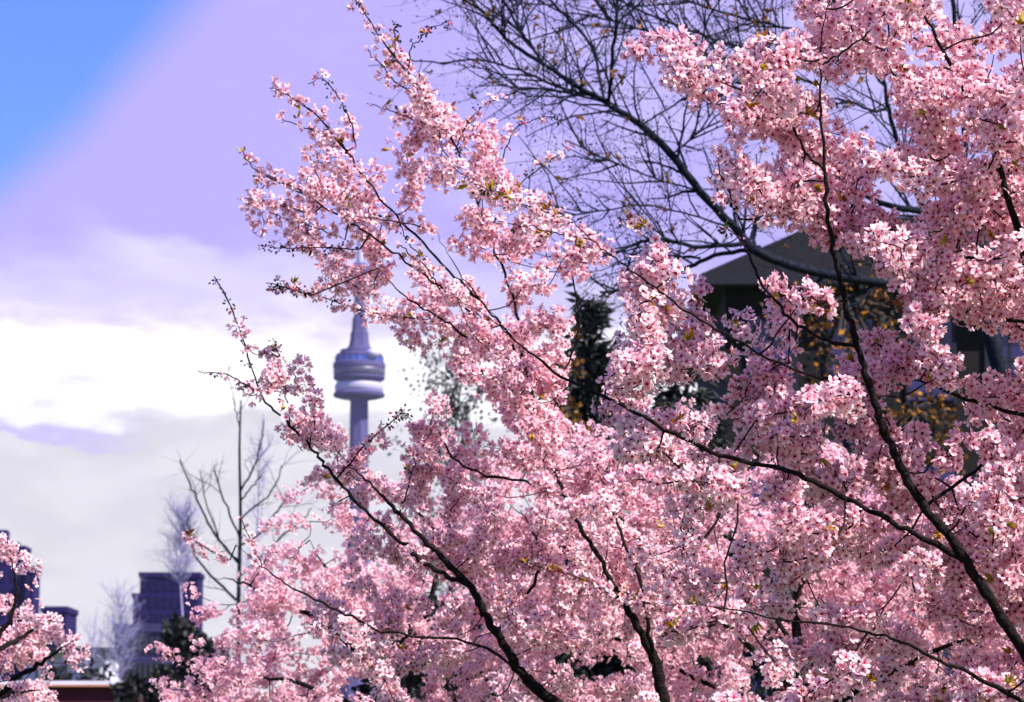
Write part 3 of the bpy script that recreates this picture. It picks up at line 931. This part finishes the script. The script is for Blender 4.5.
class Cherry:
    def __init__(s, label, px, Y0, trunk, limbs, lod, grid, row0, n9, dspread, fl, crad, holes=(), sprays=(), leafp=0.05, frad=0.0195, front=(), tone=0.35, clump=(3, 6), dofs=0.3, group='flowering cherry trees', twigr=0.0034):
        base = at(trunk[0][0], 773, Y0)
        s.root = thing('cherry_tree', label, 'tree', (base[0], Y0, 0), group)
        mb = MB()
        p, r_ = limb_pts(trunk, Y0, 4, 0)
        p[0, 2] = 0.0
        mb.tube(p, r_, 12)
        mb.build('trunk', M_BARK, s.root, True)
        s.limbs = []
        nodes, nrad, nid, ngen = [], [], [], []
        for li, lm in enumerate(limbs):
            p, r_ = limb_pts(lm, Y0, 6, 0.003 * Y0 / 9)
            mb = MB()
            # knobbly bark outline
            u_ = np.linspace(0, 1, len(r_)); r_ = r_ * 0.76 * np.where(u_ > 0.75, 1 - (u_ - 0.75) * 3.0, 1)
            mb.tube(p, np.maximum(r_, 0.0012) * rng.uniform(0.86, 1.16, len(r_)), 8)
            o = mb.build('limb', M_BARK, s.root, True)
            s.limbs.append(dict(o=o, tw=MB(), bl=MB(), lf=MB()))
            nodes += list(p); nrad += list(r_); nid += [li] * len(p); ngen += [0] * len(p)
        nodes, nid, ngen = np.array(nodes), np.array(nid), np.array(ngen, float)
        limbnodes, limbid = nodes.copy(), nid.copy()
        # ---- sample clumps from the density grid
        G = np.array([[int(ch) for ch in row.ljust(32, '0')] for row in grid], float)
        clumps = []

        def dens(q):
            gx, gy = q[0] / 32 - 0.5, q[1] / 32 - row0 - 0.5
            x0, y0 = int(math.floor(gx)), int(math.floor(gy))
            fx, fy = gx - x0, gy - y0
            val = 0.0
            for yy, wy in ((y0, 1 - fy), (y0 + 1, fy)):
                for xx, wx in ((x0, 1 - fx), (x0 + 1, fx)):
                    if yy < 0 or yy >= G.shape[0]:
                        yy2 = min(max(yy, 0), G.shape[0] - 1)
                        if row0 + yy >= 22 or row0 + yy < 0:
                            val += G[yy2, min(max(xx, 0), 31)] * wy * wx
                        continue
                    val += G[yy, min(max(xx, 0), 31)] * wy * wx
            return val

        def hole(q):
            for (hx, hy, ha, hb) in holes:
                if ((q[0] - hx) / ha) ** 2 + ((q[1] - hy) / hb) ** 2 < 1 + rng.normal(0, 0.12):
                    return True
            return False

        def shown(qq):
            for (fl_, wpx) in front:
                for i in range(len(fl_) - 1):
                    a2, b2 = np.array(fl_[i][:2]), np.array(fl_[i + 1][:2])
                    t_ = np.clip(np.dot(qq - a2, b2 - a2) / np.dot(b2 - a2, b2 - a2), 0, 1)
                    if np.linalg.norm(qq - a2 - t_ * (b2 - a2)) < wpx:
                        return True
            return False

        mean_c = sum(clump) / 2
        for gy in range(-1, G.shape[0] + 1):
            for gx in range(-2, 35):
                g = G[min(max(gy, 0), G.shape[0] - 1), min(max(gx, 0), 31)]
                if (gy < 0 and row0 > 0) or (gy >= G.shape[0] and row0 + gy < 22):
                    continue
                if (gx < 0 and 'left' not in label) or g == 0:
                    continue
                for _ in range(rng.poisson(g / 9 * n9 / mean_c * 1.15)):
                    q = np.array([(gx + rng.random()) * 32, (row0 + gy + rng.random()) * 32])
                    Y = Y0 + dofs + float(np.clip(rng.normal(0, dspread), -2 * dspread, 2.2 * dspread))
                    c = at(q[0], q[1], Y)
                    d = unit(np.array([rng.normal(-0.15, 0.8), rng.normal(0, 0.5), rng.normal(0.35, 0.5)]))
                    nn = int(rng.integers(clump[0], clump[1] + 1))
                    P = c + d * ((np.arange(nn) - nn / 2)[:, None] * crad * 0.95) + rng.normal(0, crad * 0.15, (nn, 3))
                    ok = []
                    for pp in P:
                        qq = proj(pp)[0]
                        dn = dens(qq)
                        if hole(qq) or (dn < 6 and rng.random() > dn / max(g, 1) * 1.05):
                            continue
                        # keep the bold limbs in sight: nothing hangs before them
                        hide = shown(qq)
                        if hide and rng.random() < 0.88:
                            yl = Y0 + 0.14 + 0.25 * rng.random()
                            if pp[1] < yl:
                                pp = EYE + (pp - EYE) * (yl / pp[1])
                        ok.append(pp)
                    if len(ok):
                        clumps.append((np.array(ok), None))
        # nearest to a limb first, so twigs grow outward
        def dmin(P):
            return np.min(np.linalg.norm(limbnodes - P.mean(0), axis=1))
        clumps.sort(key=lambda c_: dmin(c_[0]))
        cap = 60000
        buf = np.zeros((cap, 3)); bid = np.zeros(cap, int); bg_ = np.zeros(cap); n = len(nodes)
        buf[:n], bid[:n], bg_[:n] = nodes, nid, ngen

        allC, allD, allId, allTone = [], [], [], []

        def connect(P):
            nonlocal n
            # start at whichever end is nearer
            d0 = np.linalg.norm(buf[:n] - P[0], axis=1) + 0.05 * bg_[:n]
            d1 = np.linalg.norm(buf[:n] - P[-1], axis=1) + 0.05 * bg_[:n]
            if d1.min() < d0.min():
                P = P[::-1]
                d0 = d1
            j = int(np.argmin(d0))
            li = bid[j]
            gen = bg_[j] + 1
            st = buf[j].copy()
            dist = np.linalg.norm(P[0] - st)
            mids = []
            m_ = int(dist / 0.09)
            for q in range(1, m_ + 1):
                t_ = q / (m_ + 1)
                sag = math.sin(t_ * math.pi) * dist * 0.10
                mids.append(st * (1 - t_) + P[0] * t_ + rng.normal(0, 0.010, 3) + np.array([0, 0, -sag]))
            chain = np.array([st] + mids + list(P))
            k_ = len(chain)
            r0 = max(0.0016, twigr * 0.86 ** gen)
            if k_ > 2:
                s.limbs[li]['tw'].tube(spline(chain, 2) if k_ < 40 else chain, np.linspace(r0, r0 * 0.55, (k_ - 1) * 2 + 1), 4, cap=False)
            elif k_ == 2:
                s.limbs[li]['tw'].tube(chain, [r0, r0 * 0.6], 4, cap=False)
            new = chain[1:]
            e_ = min(len(new), cap - n)
            buf[n:n + e_] = new[:e_]; bid[n:n + e_] = li; bg_[n:n + e_] = gen
            n += e_
            return li, mids, P

        for P, _ in clumps:
            tone_c = float(np.clip(rng.normal(tone, 0.36), 0, 1))
            li, mids, P = connect(P)
            for c in P:
                allC.append((c, rng.integers(fl[0], fl[1] + 1), crad * rng.uniform(0.75, 1.15), tone_c, li))
            for c in mids:
                if rng.random() < 0.35 and not hole(proj(c)[0]) and not shown(proj(c)[0]):
                    allC.append((c, rng.integers(2, 6), crad * 0.55, tone_c, li))
        # ---- traced sprays: bare-ended twigs with little tufts
        for sp in sprays:
            tr, w0, tuft, gap, budf, leaf = sp
            j = int(np.argmin(np.linalg.norm(proj(limbnodes) - np.array(tr[0]), axis=1)))
            oy, sl = limbnodes[j][1] - Y0, rng.normal(0, 0.07)
            p, r_ = limb_pts([(x, y, w0 * (1 - 0.6 * i / len(tr)), oy + sl * i + rng.normal(0, 0.015)) for i, (x, y) in enumerate(tr)], Y0, 5, 0.003)
            li = limbid[j]
            s.limbs[li]['tw'].tube(np.concatenate([[limbnodes[j]], p]), np.concatenate([[r_[0]], r_]), 5, cap=False)
            L = np.concatenate([[0], np.cumsum(np.linalg.norm(np.diff(p, axis=0), axis=1))])
            q = gap * 0.4
            while q <= L[-1] + 1e-6:
                c = np.array([np.interp(q, L, p[:, i]) for i in range(3)]) + rng.normal(0, 0.008, 3)
                u = q / L[-1]
                if rng.random() < budf * (0.5 + u):
                    k_ = int(rng.integers(3, 9))
                    P = c + rng.normal(0, 0.007, (k_, 3))
                    dark = rng.random() < 0.7
                    cc = palette(k_, [(0.05, 0.035, 0.035), (0.03, 0.04, 0.03)] if dark else [(0.55, 0.13, 0.22), (0.62, 0.25, 0.34)])
                    add_buds(s.limbs[li]['bl'], P, P - c + np.array([0, 0, -0.004]), rng.uniform(0.012, 0.022, k_), cc)
                else:
                    k_ = max(1, int(rng.poisson(1.6 * tuft * (1.15 - 0.5 * u))))
                    allC.append((c, k_, crad * (0.35 + 0.045 * min(k_, 12)), float(np.clip(rng.normal(tone - 0.1, 0.25), 0, 1)), li))
                if rng.random() < leaf:
                    k_ = int(rng.integers(3, 7))
                    P = np.repeat(c[None], k_, 0)
                    leaf_block(s.limbs[li]['lf'], P, rng.normal(0, 0.7, (k_, 3)) + np.array([-0.3, -0.2, 0.9]), rng.uniform(0.02, 0.045, k_), np.full(k_, 0.006), palette(k_, LEAFC))
                q += gap * rng.uniform(0.6, 1.4)
        # ---- flowers
        for li in range(len(limbs)):
            C = [x for x in allC if x[4] == li]
            if not C:
                continue
            cen = np.repeat(np.array([x[0] for x in C]), [x[1] for x in C], 0)
            rr = np.repeat([x[2] for x in C], [x[1] for x in C])
            tn = np.repeat([x[3] for x in C], [x[1] for x in C])
            k_ = len(cen)
            d = unit(rng.normal(0, 1, (k_, 3)) + np.array([0.0, -0.12, 0.10]))
            pos = cen + d * (rr * rng.uniform(0.55, 1.05, k_))[:, None]
            nrm = d + rng.normal(0, 0.35, (k_, 3)) + np.array([0.05, -0.25, -0.05])
            rad = frad * rng.uniform(0.8, 1.15, k_)
            add_flowers(s.limbs[li]['bl'], pos, nrm, rad, np.clip(tn + rng.normal(0, 0.15, k_), 0, 1), lod, cen if lod == 0 else None)
            # closed deep pink buds and bronze leaves among them
            m_ = rng.random(k_) < 0.10
            add_buds(s.limbs[li]['bl'], pos[m_] + d[m_] * 0.008, d[m_], rng.uniform(0.012, 0.018, m_.sum()), palette(m_.sum(), [(0.6, 0.16, 0.28), (0.7, 0.3, 0.4)]))
            cc = np.array([x[0] for x in C]); cr = np.array([x[2] for x in C])
            pk = rng.random(len(cc)) < leafp
            if pk.any():
                P = np.repeat(cc[pk] , 6, 0); rr2 = np.repeat(cr[pk], 6)
                tip = np.repeat(unit(rng.normal(0, 1, (pk.sum(), 3)) + np.array([0, -0.8, 0.3])), 6, 0)
                dd = tip + rng.normal(0, 0.4, P.shape)
                leaf_block(s.limbs[li]['lf'], P + tip * rr2[:, None] * 0.85, dd, rng.uniform(0.022, 0.05, len(P)), np.full(len(P), 0.0075), palette(len(P), LEAFC))
        for q in s.limbs:
            if q['tw'].n:
                q['tw'].build('twigs', M_TWIG, q['o'])
            if q['bl'].n:
                q['bl'].build('blossoms', M_PETAL, q['o'])
            if q['lf'].n:
                q['lf'].build('young_leaves', M_LEAF, q['o'])
        s.nflow = sum(x[1] for x in allC)
        print('CHERRY', label[:30], 'clumps', len(clumps), 'flowers', s.nflow)


LEAFC = [(0.40, 0.18, 0.012), (0.52, 0.30, 0.02), (0.24, 0.075, 0.01), (0.36, 0.30, 0.03)]

# --- the near tree on the right
A1 = [(1135, 860, 20, .3), (1075, 735, 18, .1), (1024, 652, 16), (985, 592, 14.5), (957, 547, 13), (925, 507, 12), (900, 467, 11), (882, 425, 10), (868, 380, 9.5), (855, 338, 8.5), (843, 292, 7.5), (832, 240, 6.5), (825, 180, 5.2), (821, 110, 4.4), (820, 60, 3.8), (828, 0, 3), (834, -35, 2.4)]
A2 = [(966, 562, 8), (922, 537, 7.5), (880, 515, 7.2), (830, 489, 6.8), (782, 469, 6.4), (735, 460, 6), (690, 441, 5.6), (650, 421, 5.2), (603, 396, 4.6, .1), (562, 377, 4, .2), (522, 346, 3.4, .3), (490, 318, 2.8, .4), (460, 300, 2, .5)]
A3 = [(858, 348, 5), (815, 336, 4.6), (785, 312, 4.2), (760, 280, 3.6), (747, 250, 3), (735, 212, 2.4)]
A4 = [(825, 172, 4), (806, 152, 3.4, .1), (788, 118, 2.6, .2), (770, 95, 2, .2)]
A5 = [(1125, 700, 18, .3), (1075, 470, 14, .2), (1035, 300, 11, .1), (1003, 180, 9), (985, 130, 7.5), (962, 85, 6), (935, 35, 4.6), (915, -5, 3.6), (905, -40, 2.6)]
A6 = [(1120, 830, 12, .1), (1040, 720, 8, -.2), (980, 678, 5.6, -.4), (946, 663, 4.6, -.5), (900, 642, 3.8, -.5), (850, 628, 3.2, -.4), (780, 620, 2.8, -.4), (715, 606, 2.4, -.3), (660, 603, 1.8, -.3)]
A7 = [(1062, 420, 8, .2), (1020, 415, 6, .2), (975, 402, 4.6, .3), (930, 385, 3.6, .3), (895, 372, 2.6, .3)]
A8 = [(868, 384, 4, 0), (800, 372, 3.8, -.1), (742, 344, 3.4, -.15), (692, 315, 3.0, -.2), (655, 288, 2.6, -.2), (620, 262, 2.2, -.2), (592, 240, 1.8, -.2), (560, 214, 1.5, -.1), (520, 204, 1.2, 0)]
A9 = [(821, 66, 3.4), (842, 52, 3), (872, 30, 2.4, .1), (900, 5, 2, .2)]
A10 = [(1020, 255, 7, .2), (970, 258, 5, .3), (925, 248, 4, .3), (890, 232, 3, .3), (850, 212, 2, .3)]
A11 = [(1040, 320, 6, .1), (1010, 320, 4.6, .2), (965, 300, 4, .3), (930, 290, 3, .3)]
A12 = [(925, 507, 5, .1), (975, 470, 4.2, .2), (1010, 440, 3.6, .3), (1040, 430, 2.6, .3)]

GRID_A = [
    #0         1         2         3
    '00000000000000000000000007989427',
    '00000000000000000000210679989763',
    '00000000000000000000022387319998',
    '00000000000000000000016795219999',
    '00000000000000000000002698658999',
    '00000000000000000000019898798999',
    '00000000000000000000002467842589',
    '00000000000000000000000155599877',
    '00000000000000000000215152128995',
    '00000000000000000006773734379999',
    '00000000000000000029998777878545',
    '00000000000000000019868883878853',
    '00000000000000000007349998643356',
    '00000000000000000006558799786489',
    '00000000000000000004467666778999',
    '00000000000000000000034455667889',
    '00000000000000000000000034457778',
    '00000000000000000000111222345678',
    '00000000000000000000345422334456',
    '00000000000000000000245543333445',
    '00000000000000000000012222333445',
    '00000000000000000000012223334456',
]
HOLES_A = [(855, 105, 32, 28), (885, 138, 12, 18), (590, 350, 20, 50), (692, 395, 34, 16), (800, 260, 26, 24), (850, 268, 20, 18), (870, 310, 32, 24), (725, 232, 40, 32), (905, 210, 28, 12), (818, 360, 22, 20), (960, 340, 22, 18),
           (905, 405, 26, 20), (945, 402, 26, 18), (840, 455, 20, 12), (735, 430, 12, 14), (1000, 350, 24, 16), (970, 15, 30, 14), (1000, 62, 22, 10), (850, 590, 46, 22), (745, 275, 14, 26), (760, 150, 10, 10), (700, 140, 26, 20)]
Cherry('right-edge flowering cherry tree with a long black branch slanting up through its blossoms', 1130, 9.0,
       [(1165, 960, 46, .35), (1160, 900, 40, .35), (1135, 850, 34, .3), (1118, 760, 26, .3), (1118, 690, 20, .3)],
       [A1, A2, A3, A4, A5, A6, A7, A8, A9, A10, A11, A12], 0, GRID_A, 0, 6.8, 0.34, (13, 18), 0.052,
       [(x, y, a + 9, b + 9) for x, y, a, b in HOLES_A],
       sprays=[([(735, 212), (728, 190), (716, 160)], 2, 3, .05, .1, .1),
               ([(800, 98), (745, 90), (700, 72), (680, 52), (662, 38), (655, 28)], 2, 3.5, .05, .15, .1),
               ([(715, 105), (690, 82), (665, 62)], 1.6, 3, .05, .15, .1),
               ([(560, 214), (530, 207), (500, 195), (470, 182)], 1.6, 2.4, .05, .2, .6),
               ([(592, 240), (555, 232), (520, 226), (492, 222)], 1.6, 2.4, .05, .2, .5),
               ([(640, 275), (660, 250), (648, 230), (625, 222)], 1.6, 2.4, .05, .2, .4),
               ([(747, 250), (735, 235), (722, 225)], 1.6, 1.5, .06, .3, .7)],
       leafp=0.14, front=[(A1, 22), (A2[:10], 15), (A3, 10)], twigr=0.004)

# --- the middle tree: slanting limb, forked trunk, upper left sprays
B1 = [(655, 785, 22), (605, 740, 18), (545, 695, 15), (517, 667, 13.5), (496, 632, 12), (480, 603, 11), (468, 585, 10), (442, 557, 8), (427, 543, 7), (400, 515, 6), (377, 490, 5), (354, 470, 4), (335, 450, 2.6)]
B2 = [(468, 585, 7), (438, 571, 6.4), (419, 560, 6), (399, 540, 5.6), (370, 515, 5), (343, 487, 4.6), (325, 465, 4.2), (309, 445, 3.8), (290, 425, 3.4), (267, 402, 3), (250, 365, 2.4), (236, 318, 2), (214, 276, 1.4)]
B3 = [(658, 780, 20), (663, 710, 17), (656, 665, 14), (640, 632, 11), (626, 605, 9), (614, 588, 7.5), (600, 558, 6.5), (579, 524, 5.8), (565, 495, 5.2), (546, 450, 4.8, .1), (535, 405, 4.6, .1), (524, 368, 4.4, .1), (505, 330, 4, .1), (480, 300, 3.6), (455, 265, 3), (436, 230, 2.4)]
B4 = [(655, 660, 7), (647, 622, 6, -.1), (640, 577, 5, -.1), (626, 546, 4, 0), (612, 500, 3.4, .1), (622, 450, 2.6, .2)]
B5 = [(524, 368, 4, .1), (520, 322, 3.8, .2), (500, 262, 3.4, .2), (478, 205, 3.2, .2), (457, 150, 3, .1), (437, 112, 2.6), (411, 77, 2.4), (386, 46, 2), (366, 15, 1.6), (350, -8, 1.2)]
B6 = [(480, 300, 3.4), (442, 264, 3.2), (402, 222, 3), (372, 187, 2.8), (347, 152, 2.4), (318, 117, 2), (292, 97, 1.6), (270, 88, 1.2)]
B7 = [(470, 312, 3), (425, 275, 3), (387, 247, 2.8), (350, 222, 2.6), (312, 200, 2.2), (276, 180, 1.8), (243, 158, 1.2)]
B8 = [(505, 345, 3.4), (470, 338, 3), (440, 318, 2.8), (416, 304, 2.4), (395, 287, 2), (378, 268, 1.6)]
B9 = [(545, 695, 5, .1), (500, 655, 4.2, -.2), (457, 640, 3.6, -.3), (389, 634, 3.2, -.4), (345, 614, 3, -.4), (300, 592, 2.6, -.4), (262, 566, 2, -.4), (236, 545, 1.4, -.4)]
B10 = [(565, 495, 4, .2), (520, 480, 3.6, .3), (470, 470, 3, .3), (440, 440, 2.6, .3), (425, 410, 2, .3)]
B11 = [(626, 605, 5, .3), (680, 560, 4.4, .4), (720, 510, 3.6, .5), (700, 450, 2.6, .5)]
B12 = [(535, 405, 3.4, .2), (565, 370, 3, .3), (580, 320, 2.6, .3), (572, 265, 2.2, .3), (600, 230, 1.6, .3)]
B13 = [(496, 632, 5, .2), (530, 590, 4.2, .3), (540, 550, 3.6, .3), (520, 510, 2.8, .3)]

GRID_B = [
    '00000000000000000000000000000000',
    '00000000000000000000000000000000',
    '00000000000267000000000000000000',
    '00000000000039300000000000000000',
    '00000000003029840000000000000000',
    '00000000023427870000000000000000',
    '00000000266433772000000000000000',
    '00000000018823554860000000000000',
    '00000000001578787750000000000000',
    '00000000012458988600000000000000',
    '00000000000023899600000000000000',
    '00000000300003999710000000000000',
    '00000000320005899732200000000000',
    '00000000086006879877330000000000',
    '00000000028427677888650000000000',
    '00000000001754566788765000000000',
    '00000000001664566777766000000000',
    '00000000000444555667766000000000',
    '00000000000233455566655000000000',
    '00000003344433444555544000000000',
    '00000000223443334444333000000000',
    '00000000000333333333333000000000',
]
HOLES_B = [(590, 350, 26, 52), (443, 590, 24, 20), (478, 640, 12, 40), (600, 670, 46, 15), (560, 652, 24, 10), (410, 530, 14, 16), (468, 520, 18, 26), (520, 505, 28, 20), (415, 250, 16, 14), (395, 205, 16, 12), (580, 385, 22, 24), (545, 300, 14, 10), (455, 230, 14, 12), (640, 420, 14, 8), (485, 405, 16, 9), (560, 280, 12, 24), (500, 440, 18, 14), (610, 440, 14, 10), (450, 400, 10, 14), (525, 265, 14, 9)]
SPR_B = [
    ([(250, 365), (236, 318), (214, 276)], 1.8, 2.6, .045, .5, .03),
    ([(262, 392), (245, 384), (225, 374), (198, 371)], 1.8, 1.8, .06, .4, 0),
    ([(262, 392), (250, 388), (235, 388)], 1.8, 2, .04, .8, 0),
    ([(290, 425), (285, 390), (280, 360), (272, 338)], 1.6, 1.2, .035, .85, 0),
    ([(310, 445), (314, 415), (313, 385)], 1.8, 5, .04, .1, .05),
    ([(340, 475), (365, 445), (388, 425), (402, 413), (412, 420)], 2, 1.2, .035, .75, .05),
    ([(400, 512), (410, 480), (418, 455), (432, 430)], 2, 1.6, .05, .4, .15),
    ([(356, 146), (350, 120), (338, 97), (322, 80), (308, 84)], 1.8, 2.6, .04, .3, .05),
    ([(347, 152), (318, 117), (292, 97), (270, 88)], 1.8, 3.2, .04, .2, .05),
    ([(330, 135), (305, 128), (280, 118)], 1.6, 3.5, .045, .15, .05),
    ([(300, 190), (276, 180), (255, 170), (243, 152)], 1.8, 3.4, .04, .15, .05),
    ([(312, 215), (285, 207), (262, 200), (246, 198)], 1.8, 4, .04, .15, .03),
    ([(352, 215), (326, 190), (312, 162), (305, 148)], 1.6, 3, .045, .2, .05),
    ([(345, 240), (315, 228), (285, 218), (272, 214)], 1.6, 2.4, .045, .4, .03),
    ([(360, 249), (325, 247), (290, 248), (258, 245)], 1.8, 1.0, .022, .95, 0),
    ([(440, 318), (405, 318), (370, 312), (335, 302), (300, 290), (266, 283)], 2, 4, .035, .25, .03),
    ([(310, 296), (290, 288), (268, 286)], 1.6, 1, .02, .95, 0),
    ([(425, 272), (410, 255), (398, 243)], 2, 1, .05, .3, .9),
    ([(440, 290), (425, 265), (405, 235), (398, 215)], 1.8, 1.6, .05, .3, .3),
    ([(437, 112), (411, 77), (386, 46), (366, 15), (350, -8)], 2, 3.4, .04, .2, .08),
    ([(430, 100), (400, 85), (380, 65), (368, 50)], 1.8, 3, .045, .2, .05),
    ([(440, 130), (415, 120), (395, 112), (372, 104)], 1.8, 3, .045, .25, .05),
    ([(408, 75), (412, 48), (430, 30), (450, 20)], 1.6, .8, .05, .8, .05),
    ([(392, 62), (396, 40), (394, 22)], 1.6, .8, .04, .9, .05),
    ([(455, 150), (470, 120), (490, 102), (510, 98)], 1.6, 2.4, .05, .4, .1),
    ([(478, 205), (500, 165), (515, 130), (540, 118), (560, 120)], 1.6, 2.2, .05, .4, .1),
    ([(490, 230), (520, 185), (545, 165), (565, 150)], 1.6, 2.2, .05, .4, .2),
    ([(500, 262), (530, 250), (552, 230), (590, 215)], 1.8, 3, .05, .2, .2),
    ([(262, 566), (250, 540), (242, 520)], 1.6, 2.4, .05, .2, .1),
    ([(230, 560), (200, 545), (188, 535)], 1.5, 2.2, .05, .3, .2),
    ([(436, 230), (400, 222), (370, 218), (345, 216)], 1.8, 3, .05, .2, .05),
    ([(640, 595), (610, 590), (570, 575), (540, 568), (525, 560)], 1.6, .7, .05, .3, .9)]
Cherry('middle flowering cherry tree with a dark slanting limb and pink sprays crossing the tower', 655, 12.5,
       [(650, 1190, 62), (655, 1000, 52), (656, 860, 44), (657, 785, 34), (660, 740, 26)],
       [B1, B2, B3, B4, B5, B6, B7, B8, B9, B10, B11, B12, B13], 0, GRID_B, 0, 8.5, 0.40, (12, 17), 0.054, HOLES_B, SPR_B,
       leafp=0.05, front=[(B1, 14), (B2[:8], 10), (B3[:8], 12)], tone=0.4)

# --- back tree, lower right
C1 = [(815, 800, 26), (803, 700, 18), (797, 625, 11), (802, 584, 8), (840, 547, 6.4), (868, 525, 5), (905, 490, 3)]
C2 = [(798, 610, 6), (795, 572, 5.4), (803, 537, 4.8), (806, 505, 4), (790, 470, 3)]
C3 = [(803, 700, 12), (745, 642, 9, -.3), (692, 592, 7, -.5), (642, 542, 5.4, -.5), (602, 500, 4.4, -.4), (560, 460, 3, -.3)]
C4 = [(805, 680, 12), (880, 622, 8, .3), (900, 592, 6, .4), (912, 565, 5, .4), (945, 520, 3.6, .4)]
C5 = [(806, 720, 10), (890, 672, 7, -.5), (960, 640, 5.4, -.8), (1030, 600, 3.6, -.8)]
C6 = [(806, 720, 10), (720, 690, 7, .5), (640, 650, 5.4, .6), (570, 610, 3.6, .7), (520, 560, 2.6, .7)]
C7 = [(803, 690, 9), (790, 640, 7, .6), (740, 580, 5, .9), (690, 520, 3.6, 1)]
GRID_C = [
    '0000000000000000444455',
    '00000000000000455677766554444',
    '00000000000000566788877766666555',
    '00000000000000566788888877777777',
    '00000000000000566788888888888888',
    '00000000000000567788888888888888',
    '00000000000000566677888888888888',
    '00000000000000455557788888888888',
    '00000000000000555555678888888888',
]
HOLES_C = [(600, 670, 42, 13), (700, 628, 20, 8), (745, 545, 10, 10), (560, 652, 22, 10), (760, 690, 26, 10), (585, 610, 10, 14), (630, 610, 20, 12), (690, 660, 22, 9), (670, 560, 8, 10)]
Cherry('pale pink flowering cherry tree filling the lower right, behind the sharper branches', 815, 16.5,
       [(815, 1090, 60), (815, 960, 50), (815, 860, 40), (815, 790, 30)],
       [C1, C2, C3, C4, C5, C6, C7], 1, GRID_C, 13, 18, 0.6, (12, 16), 0.056, HOLES_C, (), leafp=0.03, tone=0.08, clump=(4, 7), dofs=0.4, twigr=0.005)

# --- back tree, lower left
D1 = [(400, 800, 24), (390, 720, 15), (362, 662, 10), (322, 622, 7), (282, 602, 5.4), (245, 584, 4), (215, 578, 2.6)]
D2 = [(395, 740, 12), (335, 695, 7, -.2), (255, 674, 4, -.1), (180, 655, 2, -.1)]
D3 = [(392, 730, 12), (420, 652, 8, .3), (432, 592, 6, .4), (440, 540, 4.6, .4), (400, 500, 3.4, .5), (340, 495, 2.2, .5)]
D4 = [(395, 740, 12), (480, 682, 8, .2), (535, 640, 6, .2), (562, 590, 4, .3)]
D5 = [(390, 720, 9), (350, 640, 6, .5), (330, 580, 4.6, .6), (310, 540, 3, .7)]
D6 = [(398, 760, 10), (300, 722, 6, .4), (220, 705, 3.4, .5), (160, 694, 2, .5)]
GRID_D = [
    '0000000003698800',
    '0000000023488876644',
    '00000001588887777655',
    '0000003789999988876655',
    '00000026889888888876655',
    '0000047888888888887666',
    '0000089999999988887666',
    '0000199999999988877666',
]
HOLES_D = [(320, 535, 26, 12), (443, 590, 20, 16), (595, 668, 56, 18), (215, 652, 18, 7), (222, 624, 14, 6), (190, 680, 22, 6), (478, 640, 10, 24), (240, 625, 14, 7), (250, 545, 16, 14), (225, 610, 10, 6)]
Cherry('pale flowering cherry tree in the lower left, its tips ending beside the dark trees', 400, 18.0,
       [(400, 1070, 56), (400, 960, 48), (400, 860, 38), (400, 790, 28)],
       [D1, D2, D3, D4, D5, D6], 1, GRID_D, 15, 16, 0.6, (12, 16), 0.056, HOLES_D, (), leafp=0.015, tone=0.05, clump=(4, 7), dofs=0.3, twigr=0.005)

# --- left edge
E1 = [(-60, 800, 24), (-42, 720, 16), (-12, 655, 10), (12, 615, 6), (16, 580, 4), (8, 548, 2.4)]
E2 = [(-42, 730, 12), (15, 680, 8, -.2), (45, 660, 5, -.3), (72, 642, 2.6, -.3)]
E3 = [(-50, 760, 10), (0, 700, 6, .2), (44, 690, 3, .2)]
E4 = [(-12, 655, 7), (25, 635, 5, .2), (45, 622, 3, .2)]
GRID_E = ['7', '83', '97', '995', '96']
Cherry('blossoming cherry branches at the left edge, low in front of the high-rise', -60, 14.0,
       [(-70, 1120, 56), (-68, 960, 46), (-64, 860, 38), (-60, 790, 28)],
       [E1, E2, E3, E4], 0, GRID_E, 17, 8.5, 0.4, (12, 16), 0.054, [(22, 602, 10, 5), (25, 672, 14, 5), (60, 690, 20, 12), (52, 665, 14, 5)],
       [([(45, 622), (58, 618), (66, 612)], 1.6, 4, .05, .1, 0), ([(12, 560), (8, 548), (4, 540)], 1.6, 5, .05, .1, 0)], leafp=0.02, tone=0.15, clump=(2, 5))
